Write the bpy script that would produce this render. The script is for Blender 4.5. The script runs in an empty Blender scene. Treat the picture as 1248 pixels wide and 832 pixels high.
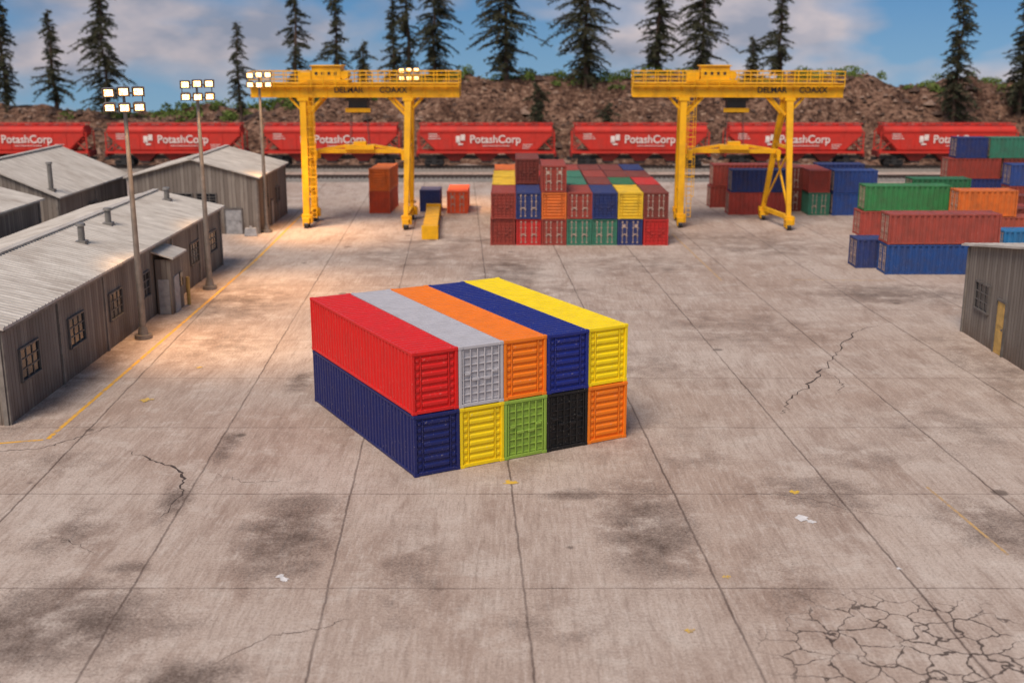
import bpy, math, random
import numpy as np
from mathutils import Vector, Matrix, noise
random.seed(7)
scene = bpy.context.scene
scene.view_settings.view_transform = 'Standard'
scene.view_settings.look = 'None'
scene.view_settings.exposure = 0

def lin(c):
    r = []
    for v in c:
        v = v / 255.0
        r.append(v / 12.92 if v <= 0.04045 else ((v + 0.055) / 1.055) ** 2.4)
    return (r[0], r[1], r[2], 1.0)

# ------------------------------------------------------------ node helpers
class NT:
    def __init__(s, m):
        m.use_nodes = True
        s.t = m.node_tree
        s.t.nodes.clear()
    def n(s, typ, **kw):
        nd = s.t.nodes.new(typ)
        for k, v in kw.items():
            setattr(nd, k, v)
        return nd
    def l(s, a, b):
        s.t.links.new(a, b)
    def put(s, sock, v):
        if isinstance(v, bpy.types.NodeSocket):
            s.l(v, sock)
        else:
            sock.default_value = v
    def m(s, op, a, b=None, c=None, clamp=False):
        nd = s.n('ShaderNodeMath', operation=op, use_clamp=clamp)
        s.put(nd.inputs[0], a)
        if b is not None: s.put(nd.inputs[1], b)
        if c is not None: s.put(nd.inputs[2], c)
        return nd.outputs[0]
    def mix(s, f, a, b, bt='MIX'):
        nd = s.n('ShaderNodeMix', data_type='RGBA', blend_type=bt)
        s.put(nd.inputs[0], f)
        s.put(nd.inputs[6], a)
        s.put(nd.inputs[7], b)
        return nd.outputs[2]
    def noise(s, vec, scale, detail=4, rough=0.55, dist=0.0):
        nd = s.n('ShaderNodeTexNoise')
        s.l(vec, nd.inputs['Vector'])
        nd.inputs['Scale'].default_value = scale
        nd.inputs['Detail'].default_value = detail
        nd.inputs['Roughness'].default_value = rough
        nd.inputs['Distortion'].default_value = dist
        return nd.outputs[0]
    def mapr(s, v, a, b, c=0.0, d=1.0):
        nd = s.n('ShaderNodeMapRange')
        s.put(nd.inputs[0], v)
        for i, x in enumerate((a, b, c, d)):
            nd.inputs[i + 1].default_value = x
        return nd.outputs[0]
    def mapping(s, vec, scale=(1, 1, 1), loc=(0, 0, 0)):
        nd = s.n('ShaderNodeMapping')
        s.l(vec, nd.inputs[0])
        nd.inputs['Scale'].default_value = scale
        nd.inputs['Location'].default_value = loc
        return nd.outputs[0]
    def out(s, col, rough=0.6, bump=None, bstr=0.3, bdist=0.05, spec=0.5, metal=0.0, emit=None, estr=0.0):
        b = s.n('ShaderNodeBsdfPrincipled')
        s.put(b.inputs['Base Color'], col)
        s.put(b.inputs['Roughness'], rough)
        b.inputs['Specular IOR Level'].default_value = spec
        b.inputs['Metallic'].default_value = metal
        if emit is not None:
            s.put(b.inputs['Emission Color'], emit)
            b.inputs['Emission Strength'].default_value = estr
        if bump is not None:
            bn = s.n('ShaderNodeBump')
            bn.inputs['Strength'].default_value = bstr
            bn.inputs['Distance'].default_value = bdist
            s.l(bump, bn.inputs['Height'])
            s.l(bn.outputs[0], b.inputs['Normal'])
        o = s.n('ShaderNodeOutputMaterial')
        s.l(b.outputs[0], o.inputs[0])

def mat_paint(name, rgb, rough=0.42, dirt=0.35, speck=0.35, dirtcol=(70, 55, 48), scale=1.0, bump=True):
    m = bpy.data.materials.new(name)
    t = NT(m)
    co = t.n('ShaderNodeTexCoord').outputs['Object']
    big = t.noise(co, 0.9 * scale, 3, 0.6)
    f = t.m('MULTIPLY', t.mapr(big, 0.42, 0.75), dirt)
    c = t.mix(f, lin(rgb), lin(dirtcol))
    sp = t.noise(co, 9 * scale, 3, 0.75)
    f2 = t.m('MULTIPLY', t.mapr(sp, 0.63, 0.70), speck)
    c = t.mix(f2, c, lin((205, 192, 178)))
    f3 = t.m('MULTIPLY', t.mapr(sp, 0.38, 0.30), dirt)
    c = t.mix(f3, c, lin(dirtcol))
    r = t.mapr(sp, 0.3, 0.7, rough - 0.1, rough + 0.2)
    t.out(c, r, sp if bump else None, 0.2, 0.03, spec=.4)
    return m

def mat_plain(name, rgb, rough=0.6, var=0.25, scale=2.0, metal=0.0):
    m = bpy.data.materials.new(name)
    t = NT(m)
    co = t.n('ShaderNodeTexCoord').outputs['Object']
    nz = t.noise(co, scale, 3, 0.6)
    a = lin(rgb)
    dk = (a[0] * (1 - var) , a[1] * (1 - var), a[2] * (1 - var), 1)
    lt = (min(1, a[0] * (1 + var)), min(1, a[1] * (1 + var)), min(1, a[2] * (1 + var)), 1)
    c = t.mix(t.mapr(nz, 0.3, 0.7), dk, lt)
    t.out(c, rough, metal=metal)
    return m

# ------------------------------------------------------------ mesh builder
class MB:
    def __init__(s):
        s.v = []; s.f = []; s.mi = []; s.sm = []
    def add(s, vs, fs, mat=0, smooth=False):
        o = len(s.v)
        s.v.extend([tuple(p) for p in vs])
        for f in fs:
            s.f.append(tuple(i + o for i in f)); s.mi.append(mat); s.sm.append(smooth)
    BF = [(0, 3, 2, 1), (4, 5, 6, 7), (0, 1, 5, 4), (1, 2, 6, 5), (2, 3, 7, 6), (3, 0, 4, 7)]
    def box(s, x0, x1, y0, y1, z0, z1, mat=0):
        if x0 > x1: x0, x1 = x1, x0
        if y0 > y1: y0, y1 = y1, y0
        if z0 > z1: z0, z1 = z1, z0
        s.add([(x0, y0, z0), (x1, y0, z0), (x1, y1, z0), (x0, y1, z0),
               (x0, y0, z1), (x1, y0, z1), (x1, y1, z1), (x0, y1, z1)], MB.BF, mat)
    def beam(s, p0, p1, w, h, mat=0, w1=None, h1=None):
        p0 = Vector(p0); p1 = Vector(p1)
        d = (p1 - p0).normalized()
        if abs(d.z) > 0.85:
            a = Vector((1, 0, 0))
        else:
            a = d.cross(Vector((0, 0, 1))).normalized()
        b = d.cross(a).normalized()
        a = b.cross(d).normalized()
        w1 = w if w1 is None else w1; h1 = h if h1 is None else h1
        vs = []
        for p, ww, hh in ((p0, w, h), (p1, w1, h1)):
            for sa, sb in ((-1, -1), (1, -1), (1, 1), (-1, 1)):
                vs.append(p + a * sa * ww / 2 + b * sb * hh / 2)
        s.add(vs, MB.BF, mat)
    def cyl(s, p0, p1, r0, r1=None, n=10, mat=0, cap=True):
        p0 = Vector(p0); p1 = Vector(p1)
        r1 = r0 if r1 is None else r1
        d = (p1 - p0).normalized()
        a = d.orthogonal().normalized(); b = d.cross(a)
        vs = []
        for p, r in ((p0, r0), (p1, r1)):
            for i in range(n):
                t = 2 * math.pi * i / n
                vs.append(p + a * math.cos(t) * r + b * math.sin(t) * r)
        fs = [(i, (i + 1) % n, n + (i + 1) % n, n + i) for i in range(n)]
        s.add(vs, fs, mat, True)
        if cap:
            s.add(vs[:n], [tuple(range(n))[::-1]], mat)
            s.add(vs[n:], [tuple(range(n))], mat)
    def mesh(s, name, mats):
        me = bpy.data.meshes.new(name)
        me.from_pydata(s.v, [], s.f)
        for m in mats: me.materials.append(m)
        me.polygons.foreach_set('material_index', s.mi)
        me.polygons.foreach_set('use_smooth', s.sm)
        me.update()
        return me

def obj(name, data, loc=(0, 0, 0), rz=0.0, parent=None, bevel=0):
    o = bpy.data.objects.new(name, data)
    scene.collection.objects.link(o)
    o.location = loc
    o.rotation_euler = (0, 0, rz)
    if parent: o.parent = parent
    if bevel:
        b = o.modifiers.new('bevel', 'BEVEL'); b.width = bevel; b.segments = 1; b.limit_method = 'ANGLE'
    return o

# ------------------------------------------------------------ camera
H = 16.85
cam_d = bpy.data.cameras.new('camera')
cam = obj('camera', cam_d, (0, 0, H))
cam.rotation_euler = (math.radians(90 - 14.38), 0, 0)
cam_d.lens = 40.38
cam_d.clip_end = 3000
cam_d.dof.use_dof = True
cam_d.dof.focus_distance = 50
cam_d.dof.aperture_fstop = 0.27
scene.camera = cam

# ------------------------------------------------------------ world + sun
w = bpy.data.worlds.new('World'); scene.world = w
w.use_nodes = True
nt = w.node_tree; nt.nodes.clear()
sky = nt.nodes.new('ShaderNodeTexSky'); sky.sky_type = 'NISHITA'; sky.sun_disc = False
SUN_EL = math.radians(54)
sdir = Vector((-0.40, -0.8, 0)).normalized() * math.cos(SUN_EL) + Vector((0, 0, math.sin(SUN_EL)))
sky.sun_elevation = SUN_EL
sky.sun_rotation = math.atan2(sdir.x, sdir.y)
bg = nt.nodes.new('ShaderNodeBackground'); bg.inputs[1].default_value = 0.10
wo = nt.nodes.new('ShaderNodeOutputWorld')
nt.links.new(sky.outputs[0], bg.inputs[0]); nt.links.new(bg.outputs[0], wo.inputs[0])
sd = bpy.data.lights.new('sun', 'SUN'); sd.energy = 3.2; sd.angle = math.radians(28); sd.color = (1.0, 0.88, 0.76)
so = obj('sun', sd, (0, 0, 60))
so.rotation_euler = sdir.to_track_quat('Z', 'Y').to_euler()

# ------------------------------------------------------------ ground
def axis(segs):
    out = []
    for a, b, st in segs:
        n = max(1, int(round((b - a) / st)))
        out += [a + (b - a) * i / n for i in range(n)]
    out.append(segs[-1][1])
    return out
xs = axis([(-900, -60, 120), (-60, -26, 2), (-26, 36, 0.3), (36, 70, 2), (70, 900, 120)])
ys = axis([(-300, 18, 40), (18, 100, 0.3), (100, 170, 2), (170, 1200, 120)])
X, Y = np.meshgrid(xs, ys)
nx, ny = len(xs), len(ys)
vv = np.stack([X.ravel(), Y.ravel(), np.zeros(X.size)], 1)
idx = np.arange(nx * ny).reshape(ny, nx)
ff = np.stack([idx[:-1, :-1].ravel(), idx[:-1, 1:].ravel(), idx[1:, 1:].ravel(), idx[1:, :-1].ravel()], 1)
gm = bpy.data.meshes.new('ground')
gm.from_pydata(vv.tolist(), [], ff.tolist())
stains = [(-8, 38.1, 1.4, 3.4, 1.0), (4.95, 38.8, 1.5, 3.6, .95), (2.4, 41.8, 1.1, .5, 1), (-12.8, 35.3, .6, .4, 1),
          (-12.4, 47.7, .4, 2, 1), (-12.9, 41.1, .6, 1.6, 1), (-.25, 87.8, 2.5, 6, .8), (-19, 76, 3, 6, .8),
          (-14, 31.4, 3.2, 2.4, 1.0), (12, 42, 2.2, 1.8, .7), (-11, 57.3, .6, 1.6, 1), (7.8, 45.7, 1.5, 1.2, .5),
          (14, 69, 5, 4, .5), (27, 79, 5, 3, .85), (1.4, 31.4, 2, 1.6, .4), (-3.4, 34.8, 1.0, 3.4, .5),
          (18, 38.8, 2, 2.2, .8), (6, 60, 5, 3, .45), (10, 90, 6, 5, .5), (-9, 95, 4, 6, .55), (0, 50, 8, 5.5, .4),
          (-9, 28.5, 1.4, .8, 1), (-5, 70, 4, 5, .45), (20, 50, 3, 4, .4), (22, 100, 5, 6, .6), (-16, 38, 1.4, 2, .6),
          (-2, 80, 8, 2, .6), (-23, 60, 1.5, 14, .55), (17, 104, 6, 2, .7), (-5, 102, 6, 2, .7), (26, 60, 2, 8, .5), (-17, 65, 2.5, 5, .5),
          (9, 34, 1.2, 3, .4), (15, 46, 2.4, 1.6, .45), (-19, 45, 2, 1.5, .5)]
st = np.zeros(X.size)
for (a, b, rx, ry, s_) in stains:
    d = np.sqrt(((vv[:, 0] - a) / rx) ** 2 + ((vv[:, 1] - b) / ry) ** 2)
    st = np.maximum(st, s_ * np.clip(1.35 - d * 0.75, 0, 1))
at = gm.attributes.new('stain', 'FLOAT', 'POINT'); at.data.foreach_set('value', st.astype(np.float32))
d = np.sqrt(((vv[:, 0] - 11.8) / 5.2) ** 2 + ((vv[:, 1] - 29.6) / 4.4) ** 2)
cr = np.clip((1.15 - d) * 2, 0, 1)
at = gm.attributes.new('crackle', 'FLOAT', 'POINT'); at.data.foreach_set('value', cr.astype(np.float32))
gmat = bpy.data.materials.new('concrete'); t = NT(gmat)
pos = t.n('ShaderNodeNewGeometry').outputs['Position']
sep = t.n('ShaderNodeSeparateXYZ'); t.l(pos, sep.inputs[0])
px, py = sep.outputs[0], sep.outputs[1]
n_big = t.noise(pos, 0.09, 2, 0.6)
n_mid = t.noise(pos, 0.55, 5, 0.72)
n_dir = t.noise(t.mapping(pos, (.6, .17, 1)), 1.0, 5, 0.72, .4)
n_fine = t.noise(pos, 10.0, 4, 0.78)
streak = t.noise(t.mapping(pos, (6.5, 0.5, 1)), 1.0, 4, 0.75)
streak2 = t.noise(t.mapping(pos, (0.6, 7, 1)), 1.0, 2, 0.7)
c = t.mix(t.mapr(n_big, 0.35, 0.65), lin((174, 151, 135)), lin((192, 174, 160)))
c = t.mix(t.m('MULTIPLY', t.mapr(n_dir, 0.47, 0.68), 0.52), c, lin((134, 107, 91)))
c = t.mix(t.m('MULTIPLY', t.mapr(n_mid, 0.48, 0.32), 0.5), c, lin((210, 196, 183)))
c = t.mix(t.m('MULTIPLY', t.mapr(streak, 0.52, 0.7), 0.4), c, lin((216, 202, 190)))
c = t.mix(t.m('MULTIPLY', t.mapr(streak, 0.48, 0.3), 0.4), c, lin((110, 92, 81)))
c = t.mix(t.m('MULTIPLY', t.mapr(streak2, 0.54, 0.72), 0.22), c, lin((122, 102, 92)))
c = t.mix(t.m('MULTIPLY', t.mapr(n_fine, 0.5, 0.68), 0.48), c, lin((100, 83, 74)))
c = t.mix(t.m('MULTIPLY', t.mapr(n_fine, 0.44, 0.3), 0.35), c, lin((222, 210, 198)))
a_st = t.n('ShaderNodeAttribute', attribute_name='stain').outputs['Fac']
edge = t.m('ADD', a_st, t.m('MULTIPLY', t.m('SUBTRACT', n_mid, 0.5), 2.6))
edge = t.m('ADD', edge, t.m('MULTIPLY', t.m('SUBTRACT', n_fine, 0.5), 1.6))
edge = t.m('ADD', edge, t.m('MULTIPLY', t.m('SUBTRACT', streak, 0.5), 1.2))
sf = t.m('MULTIPLY', t.mapr(edge, 0.25, 1.4), t.mapr(a_st, 0.0, 0.35))
c = t.mix(t.m('MULTIPLY', sf, 0.85), c, lin((76, 60, 52)))
# small oil spots
v = t.n('ShaderNodeTexVoronoi'); t.l(pos, v.inputs['Vector']); v.inputs['Scale'].default_value = 0.42
sz = t.n('ShaderNodeSeparateColor'); t.l(v.outputs['Color'], sz.inputs[0])
rad = t.m('MULTIPLY', t.m('POWER', sz.outputs[0], 5.0), 0.15)
dd = t.m('ADD', v.outputs['Distance'], t.m('MULTIPLY', t.m('SUBTRACT', n_fine, 0.5), 0.25))
spot = t.mapr(t.m('SUBTRACT', rad, dd), 0.0, .03)
c = t.mix(t.m('MULTIPLY', spot, 0.6), c, lin((66, 54, 48)))
# slab joints
wob = t.m('SUBTRACT', n_mid, 0.5)
u = t.m('ADD', t.m('ADD', px, t.m('MULTIPLY', py, 0.0464)), t.m('MULTIPLY', wob, 0.22))
def joint(val, off, sp, wd):
    q = t.m('ADD', val, 4000 * 1.0 - off + sp / 2 - (4000 % sp))
    q = t.m('SUBTRACT', t.m('MODULO', q, sp), sp / 2)
    return t.mapr(t.m('ABSOLUTE', q), wd, wd * 0.3)
j1 = joint(u, 1.95, 6.3, 0.062)
yv = t.m('ADD', py, t.m('MULTIPLY', wob, 0.24))
j2 = joint(yv, 33.8, 8.05, 0.055)
j1 = t.m('MULTIPLY', j1, t.mapr(n_dir, 0.3, 0.6, 0.4, 1.0))
j2 = t.m('MULTIPLY', j2, t.mapr(n_dir, 0.35, 0.6, 0.3, .9))
jj = t.m('MAXIMUM', j1, j2)
c = t.mix(t.m('MULTIPLY', jj, 0.8), c, lin((78, 62, 55)))
# crazed corner
dv = t.n('ShaderNodeVectorMath', operation='ADD')
nc = t.n('ShaderNodeTexNoise'); t.l(pos, nc.inputs['Vector']); nc.inputs['Scale'].default_value = 1.3; nc.inputs['Detail'].default_value = 3
sc = t.n('ShaderNodeVectorMath', operation='SCALE'); t.l(nc.outputs['Color'], sc.inputs[0]); sc.inputs[3].default_value = 0.9
t.l(pos, dv.inputs[0]); t.l(sc.outputs[0], dv.inputs[1])
vz = t.n('ShaderNodeTexVoronoi', feature='DISTANCE_TO_EDGE'); t.l(dv.outputs[0], vz.inputs['Vector']); vz.inputs['Scale'].default_value = 1.0
a_cr = t.n('ShaderNodeAttribute', attribute_name='crackle').outputs['Fac']
wv = t.mapr(n_mid, 0.33, 0.62, 0.01, 0.046)
ckd = t.m('SUBTRACT', t.m('MULTIPLY', wv, a_cr), vz.outputs['Distance'])
ck = t.m('MULTIPLY', t.mapr(ckd, -.004, 0.01), a_cr)
c = t.mix(t.m('MULTIPLY', ck, 0.85), c, lin((62, 50, 45)))
t.out(c, 0.86, n_fine, 0.5, 0.05, spec=0.25)
gm.materials.append(gmat)
obj('ground', gm)

# cracks
crackm = mat_plain('crack_shadow', (70, 57, 51), 0.95)
def ribbon(mb, pts, wd, jit, z=0.004, seg=9):
    P = []
    for a, b in zip(pts[:-1], pts[1:]):
        for i in range(seg):
            f = i / seg
            P.append(Vector((a[0] + (b[0] - a[0]) * f + random.uniform(-jit, jit), a[1] + (b[1] - a[1]) * f + random.uniform(-jit, jit), z)))
    P.append(Vector((pts[-1][0], pts[-1][1], z)))
    vs = []; n = len(P)
    for i, p in enumerate(P):
        d = (P[min(i + 1, n - 1)] - P[max(i - 1, 0)]).normalized()
        q = Vector((-d.y, d.x, 0))
        k = wd * random.uniform(0.25, 1.0) * (0.2 + 0.8 * math.sin(math.pi * (i + .3) / (n - 0.4)))
        vs += [p + q * k / 2, p - q * k / 2]
    mb.add(vs, [(2 * i, 2 * i + 1, 2 * i + 3, 2 * i + 2) for i in range(n - 1)])
mb = MB()
ribbon(mb, [(22.95, 70), (20.5, 67.5), (18.3, 62.7), (16.6, 59.3), (15.2, 56.5), (13.4, 53.5), (12.85, 51.8)], .17, .2)
ribbon(mb, [(16.6, 59.3), (17.2, 57), (16.2, 55)], .06, .2)
ribbon(mb, [(-16.8, 46.9), (-15.2, 45.7), (-13.4, 44.2), (-12.9, 42), (-13, 39.5)], .15, .14)
ribbon(mb, [(-16.6, 38), (-15.5, 37.4), (-14.2, 36.3)], .05, .12)
ribbon(mb, [(-5.0, 31.8), (-5.6, 31.2), (-7.1, 30.7), (-8.5, 29)], .05, .1)
ribbon(mb, [(8, 41), (9.5, 42), (11.5, 41.4), (13, 40), (14.8, 39.6)], .04, .13)
ribbon(mb, [(6.2, 84), (9, 80), (13, 78.5), (16, 79.5)], .08, .2)
ribbon(mb, [(-25, 46.3), (-22.5, 46.6), (-20.5, 47.0), (-19.2, 48.6), (-17.9, 51.2)], .1, .1)
ribbon(mb, [(-12, 44), (-10.6, 43.0), (-9.2, 43.3)], .06, .14)
obj('pavement_crack', mb.mesh('pavement_crack', [crackm]))
# painted lines (worn)
def worn(name, col, under, lo, hi):
    ym = bpy.data.materials.new(name); t = NT(ym)
    co = t.n('ShaderNodeNewGeometry').outputs['Position']
    nz = t.noise(co, 2.6, 6, 0.8)
    c = t.mix(t.mapr(nz, lo, hi), lin(col), lin(under))
    t.out(c, 0.85)
    return ym
ym = worn('worn_yellow_paint', (222, 164, 52), (160, 138, 120), .5, .6)
ym2 = worn('faded_yellow_paint', (196, 156, 96), (160, 138, 120), .42, .58)
mb = MB()
def stripe(x0, y0, x1, y1, wd, z=0.006):
    d = Vector((x1 - x0, y1 - y0, 0)); n = Vector((-d.y, d.x, 0)).normalized() * wd / 2
    a = Vector((x0, y0, z)); b = Vector((x1, y1, z))
    mb.add([a - n, b - n, b + n, a + n], [(0, 1, 2, 3)])
stripe(-20.6, 48.3, -20.9, 92, .2)
stripe(-20.9, 92.1, -22.2, 131, .22)
stripe(-25.5, 46.9, -20.75, 48.2, .18)
obj('painted_line', mb.mesh('painted_line', [ym]))
mb = MB()
stripe(16.4, 42.6, 17.0, 36.3, .12)
stripe(14.9, 106, 15.6, 84, .14)
stripe(28.6, 84, 21, 84.2, .12)
obj('painted_line', mb.mesh('painted_line_faded', [ym2]))
# litter flakes
mb = MB()
def flake(x, y, r, m):
    n = 11
    vs = [(x, y, .02)] + [(x + math.cos(6.283 * i / n) * r * random.uniform(.35, 1.15), y + math.sin(6.283 * i / n) * r * random.uniform(.3, 1.2), random.uniform(.006, .03)) for i in range(n)]
    mb.add(vs, [(0, 1 + i, 1 + (i + 1) % n) for i in range(n)], m)
flake(10.7, 39.4, .36, 0); flake(11.0, 39.1, .2, 0); flake(-7.6, 34.6, .24, 0); flake(-7.4, 34.4, .16, 0); flake(12.9, 35.2, .12, 0)
for x, y, r in ((-18, 54.1, .36), (-.1, 43.0, .34), (11.0, 42, .24), (7.05, 34.6, .14), (5.3, 31, .18), (-7, 27.6, .14), (-17, 60, .2)):
    flake(x, y, r, 1); flake(x + r * .7, y + r * .3, r * .4, 1)
obj('litter', mb.mesh('litter', [mat_plain('paper_scrap', (214, 208, 204), 0.8), worn('yellow_flake', (214, 172, 60), (176, 148, 110), .5, .6)]))

# ------------------------------------------------------------ containers
rod_light = mat_plain('lock_rod_paint', (176, 150, 134), 0.5)
CM = {}
def cmat(rgb, near=False):
    k = (rgb, near)
    if k not in CM:
        if near: CM[k] = mat_paint('container_paint', rgb, .42, .15, .34, scale=1.3)
        else: CM[k] = mat_paint('container_paint', rgb, .55, .45, .3, bump=False)
    return CM[k]
def frus(mb, x0, x1, z0, z1, y, dep, ch, mat=0):
    mb.add([(x0, y, z0), (x1, y, z0), (x1, y, z1), (x0, y, z1),
            (x0 + ch, y - dep, z0 + ch), (x1 - ch, y - dep, z0 + ch), (x1 - ch, y - dep, z1 - ch), (x0 + ch, y - dep, z1 - ch)],
           [(4, 5, 6, 7), (0, 1, 5, 4), (1, 2, 6, 5), (2, 3, 7, 6), (3, 0, 4, 7)], mat)
MC = {}
def cont_mesh(W, L, Hh, end, hi=True):
    key = (round(W, 2), round(L, 2), round(Hh, 2), end, hi)
    if key in MC: return MC[key]
    mb = MB(); p = 0.13; hw = W / 2
    for sx in (-1, 1):
        for y0 in (0, L - p):
            mb.box(sx * hw, sx * (hw - p), y0, y0 + p, .14, Hh - .14)
            for z0 in (0, Hh - .14):
                yy = (y0 - .015, y0 + .18) if y0 == 0 else (y0 - .05, y0 + p + .015)
                mb.box(sx * (hw + .012), sx * (hw - .2), yy[0], yy[1], z0, z0 + .14)
        for z0, z1 in ((.02, .15), (Hh - .13, Hh - .02)):
            mb.box(sx * (hw - .005), sx * (hw - .1), p + .06, L - p - .06, z0, z1)
    for y0 in (0.003, L - p + .003):
        for z0, z1 in ((.02, .17), (Hh - .15, Hh - .015)):
            mb.box(-hw + .19, hw - .19, y0, y0 + p - .01, z0, z1)
    per = 0.34 if hi else 0.45
    n = int((L - 2 * p) / per); per = (L - 2 * p) / n; dep = 0.08
    for sx in (-1, 1):
        pts = []
        for i in range(n):
            y = p + i * per
            pts += [(y, 0), (y + per * .34, 0), (y + per * .44, dep), (y + per * .90, dep)]
        pts.append((L - p, 0))
        vs = []
        for y, o in pts:
            x = sx * (hw - .10 + o)
            vs += [(x, y, .1), (x, y, Hh - .1)]
        fs = [((2 * i, 2 * i + 2, 2 * i + 3, 2 * i + 1) if sx > 0 else (2 * i, 2 * i + 1, 2 * i + 3, 2 * i + 2)) for i in range(len(pts) - 1)]
        mb.add(vs, fs)
    vs = []; pts = []
    for i in range(n):
        y = p + i * per
        pts += [(y, 0), (y + per * .4, 0), (y + per * .5, .04), (y + per * .9, .04)]
    pts.append((L - p, 0))
    for y, o in pts:
        vs += [(-hw + .09, y, Hh - .06 + o), (hw - .09, y, Hh - .06 + o)]
    mb.add(vs, [(2 * i, 2 * i + 1, 2 * i + 3, 2 * i + 2) for i in range(len(pts) - 1)])
    mb.add([(-hw + .05, .05, .06), (hw - .05, .05, .06), (hw - .05, L - .05, .06), (-hw + .05, L - .05, .06)], [(0, 3, 2, 1)])
    mb.add([(-hw + .1, .10, .1), (hw - .1, .10, .1), (hw - .1, .10, Hh - .1), (-hw + .1, .10, Hh - .1)], [(0, 1, 2, 3)])
    mb.add([(-hw + .1, L - .1, .1), (hw - .1, L - .1, .1), (hw - .1, L - .1, Hh - .1), (-hw + .1, L - .1, Hh - .1)], [(3, 2, 1, 0)])
    zi0, zi1 = .22, Hh - .2
    if end == 'rib':
        k = 7; st_ = (zi1 - zi0) / k
        for i in range(k):
            z = zi0 + i * st_
            frus(mb, -hw + .42, hw - .42, z + st_ * .12, z + st_ * .88, .10, .07, .055)
            for sx in (-1, 1):
                xa, xb = sorted((sx * (hw - .16), sx * (hw - .37)))
                frus(mb, xa, xb, z + st_ * .2, z + st_ * .8, .10, .05, .03)
        for sx in (-1, 1):
            mb.cyl((sx * (hw - .395), .045, .18), (sx * (hw - .395), .045, Hh - .16), .028, n=6)
    elif end == 'lattice':
        for i in range(8):
            z = zi0 + i * (zi1 - zi0) / 7
            mb.box(-hw + .14, hw - .14, .045, .1, z - .03, z + .03)
        for i in range(6):
            x = -hw + .2 + i * (W - .4) / 5
            mb.cyl((x, .03, .18), (x, .03, Hh - .16), .032, n=6, mat=0)
        for sx in (-1, 1):
            mb.box(sx * .1, sx * .42, -.01, .03, Hh * .42, Hh * .47, 0)
            mb.box(sx * .5, sx * .75, -.01, .03, Hh * .52, Hh * .56, 0)
    else:
        mb.box(-.02, .02, .06, .1, .2, Hh - .2)
        for sx in (-1, 1):
            for i in range(4):
                z = zi0 + (i + .5) * (zi1 - zi0) / 4
                xa, xb = sorted((sx * .08, sx * (hw - .16)))
                frus(mb, xa, xb, z - .22, z + .22, .10, .04, .03)
            for x in (.28, hw - .42):
                mb.cyl((sx * x, .03, .16), (sx * x, .03, Hh - .14), .028, n=6, mat=1)
                for zz in (.22, .8, 1.5, Hh - .3):
                    mb.box(sx * x - .08, sx * x + .08, .0, .045, zz, zz + .07, 1)
            mb.box(sx * .3, sx * .62, -.01, .02, Hh * .4, Hh * .44, 1)
            if end == 'doorw':
                mb.box(sx * (hw - .4), sx * (hw - .7), .03, .055, Hh * .68, Hh * .8, 1)
    me = mb.mesh('container_shell', [None, rod_light])
    MC[key] = me
    return me
def container(x, y, z, rgb, rz=0.0, L=11.9, W=2.06, Hh=2.59, end='rib', near=False):
    me = cont_mesh(W, L, Hh, end, near)
    o = obj('shipping_container', me, (x, y, z), rz)
    o.material_slots[0].link = 'OBJECT'
    o.material_slots[0].material = cmat(rgb, near)
    if near:
        b = o.modifiers.new('bevel', 'BEVEL'); b.width = .02; b.segments = 1; b.limit_method = 'ANGLE'; b.angle_limit = math.radians(50)
    return o
RED = (214, 30, 28); NAVY = (22, 32, 92); WHITE = (182, 178, 182); ORG = (240, 124, 22); BLU = (24, 38, 118); YEL = (248, 214, 10)
OLV = (140, 170, 66); BLK = (20, 20, 22)
ang = math.radians(28.95); ux = Vector((math.cos(ang), math.sin(ang), 0)); c0 = Vector((-3.94, 43.57, 0))
top = [(RED, 'rib'), (WHITE, 'lattice'), (ORG, 'rib'), (BLU, 'rib'), (YEL, 'rib')]
bot = [(NAVY, 'rib'), ((240, 205, 15), 'rib'), (OLV, 'lattice'), (BLK, 'lattice'), (ORG, 'rib')]
for i in range(5):
    for lev, (lst, jit) in enumerate(((bot, .03), (top, .06))):
        p = c0 + ux * (2.065 * (i + .5)) + Vector((-ux.y, ux.x, 0)) * random.uniform(-jit, jit)
        container(p.x, p.y, lev * 2.595, lst[i][0], ang + random.uniform(-.002, .002), 11.9, 2.04, 2.59, lst[i][1], True)
# yard stacks
RB = (150, 60, 48); DB = (38, 52, 104); GR = (56, 118, 94); OR2 = (214, 108, 42); RD = (190, 42, 38); YL = (226, 182, 40); BR = (122, 54, 44); DG = (44, 106, 68)
h2 = 2.32; x0 = -1.9; cw = 2.22
def endrow(x, y, levels, L=5.9, rz=0):
    for k, cc in enumerate(levels):
        container(x + random.uniform(-.04, .04), y + random.uniform(-.08, .08), k * h2, cc, rz, L, 2.16, h2 - .02, random.choice(['door', 'doorw', 'lattice']) if cc not in (YL, OR2) else 'rib')
front = [[RB, RB], [RD, DB], [RB, OR2, RB], [GR, RB], [GR, DB], [DB, YL], [RD, BR]]
for i, lv in enumerate(front): endrow(x0 + cw * (i + .5), 99.6, lv)
rowB = [[RB, YL], [BR, RB, BR], [RB, RB], [GR, GR], [BR, BR], [RB, DG], [DB, RD]]
for i, lv in enumerate(rowB): endrow(x0 + cw * (i + .5), 105.9, lv)
rowC = [[YL, YL], [RB, BR], [BR, RD], [RB, GR], [BR, RB], [RB, BR], [DB, BR]]
for i, lv in enumerate(rowC): endrow(x0 + cw * (i + .5), 112.2, lv)
rowD = [[YL, OR2], [RB, RB], [BR, BR], [DB, RB], [GR, BR], [RB, BR], [RB, DB]]
for i, lv in enumerate(rowD): endrow(x0 + cw * (i + .5), 118.5, lv)
endrow(-13.8, 119.5, [(196, 74, 40), OR2], 6, math.radians(-3))
endrow(-8.6, 120.7, [DB], 3.2); endrow(-5.7, 119.5, [(226, 86, 42)], 6)
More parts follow.
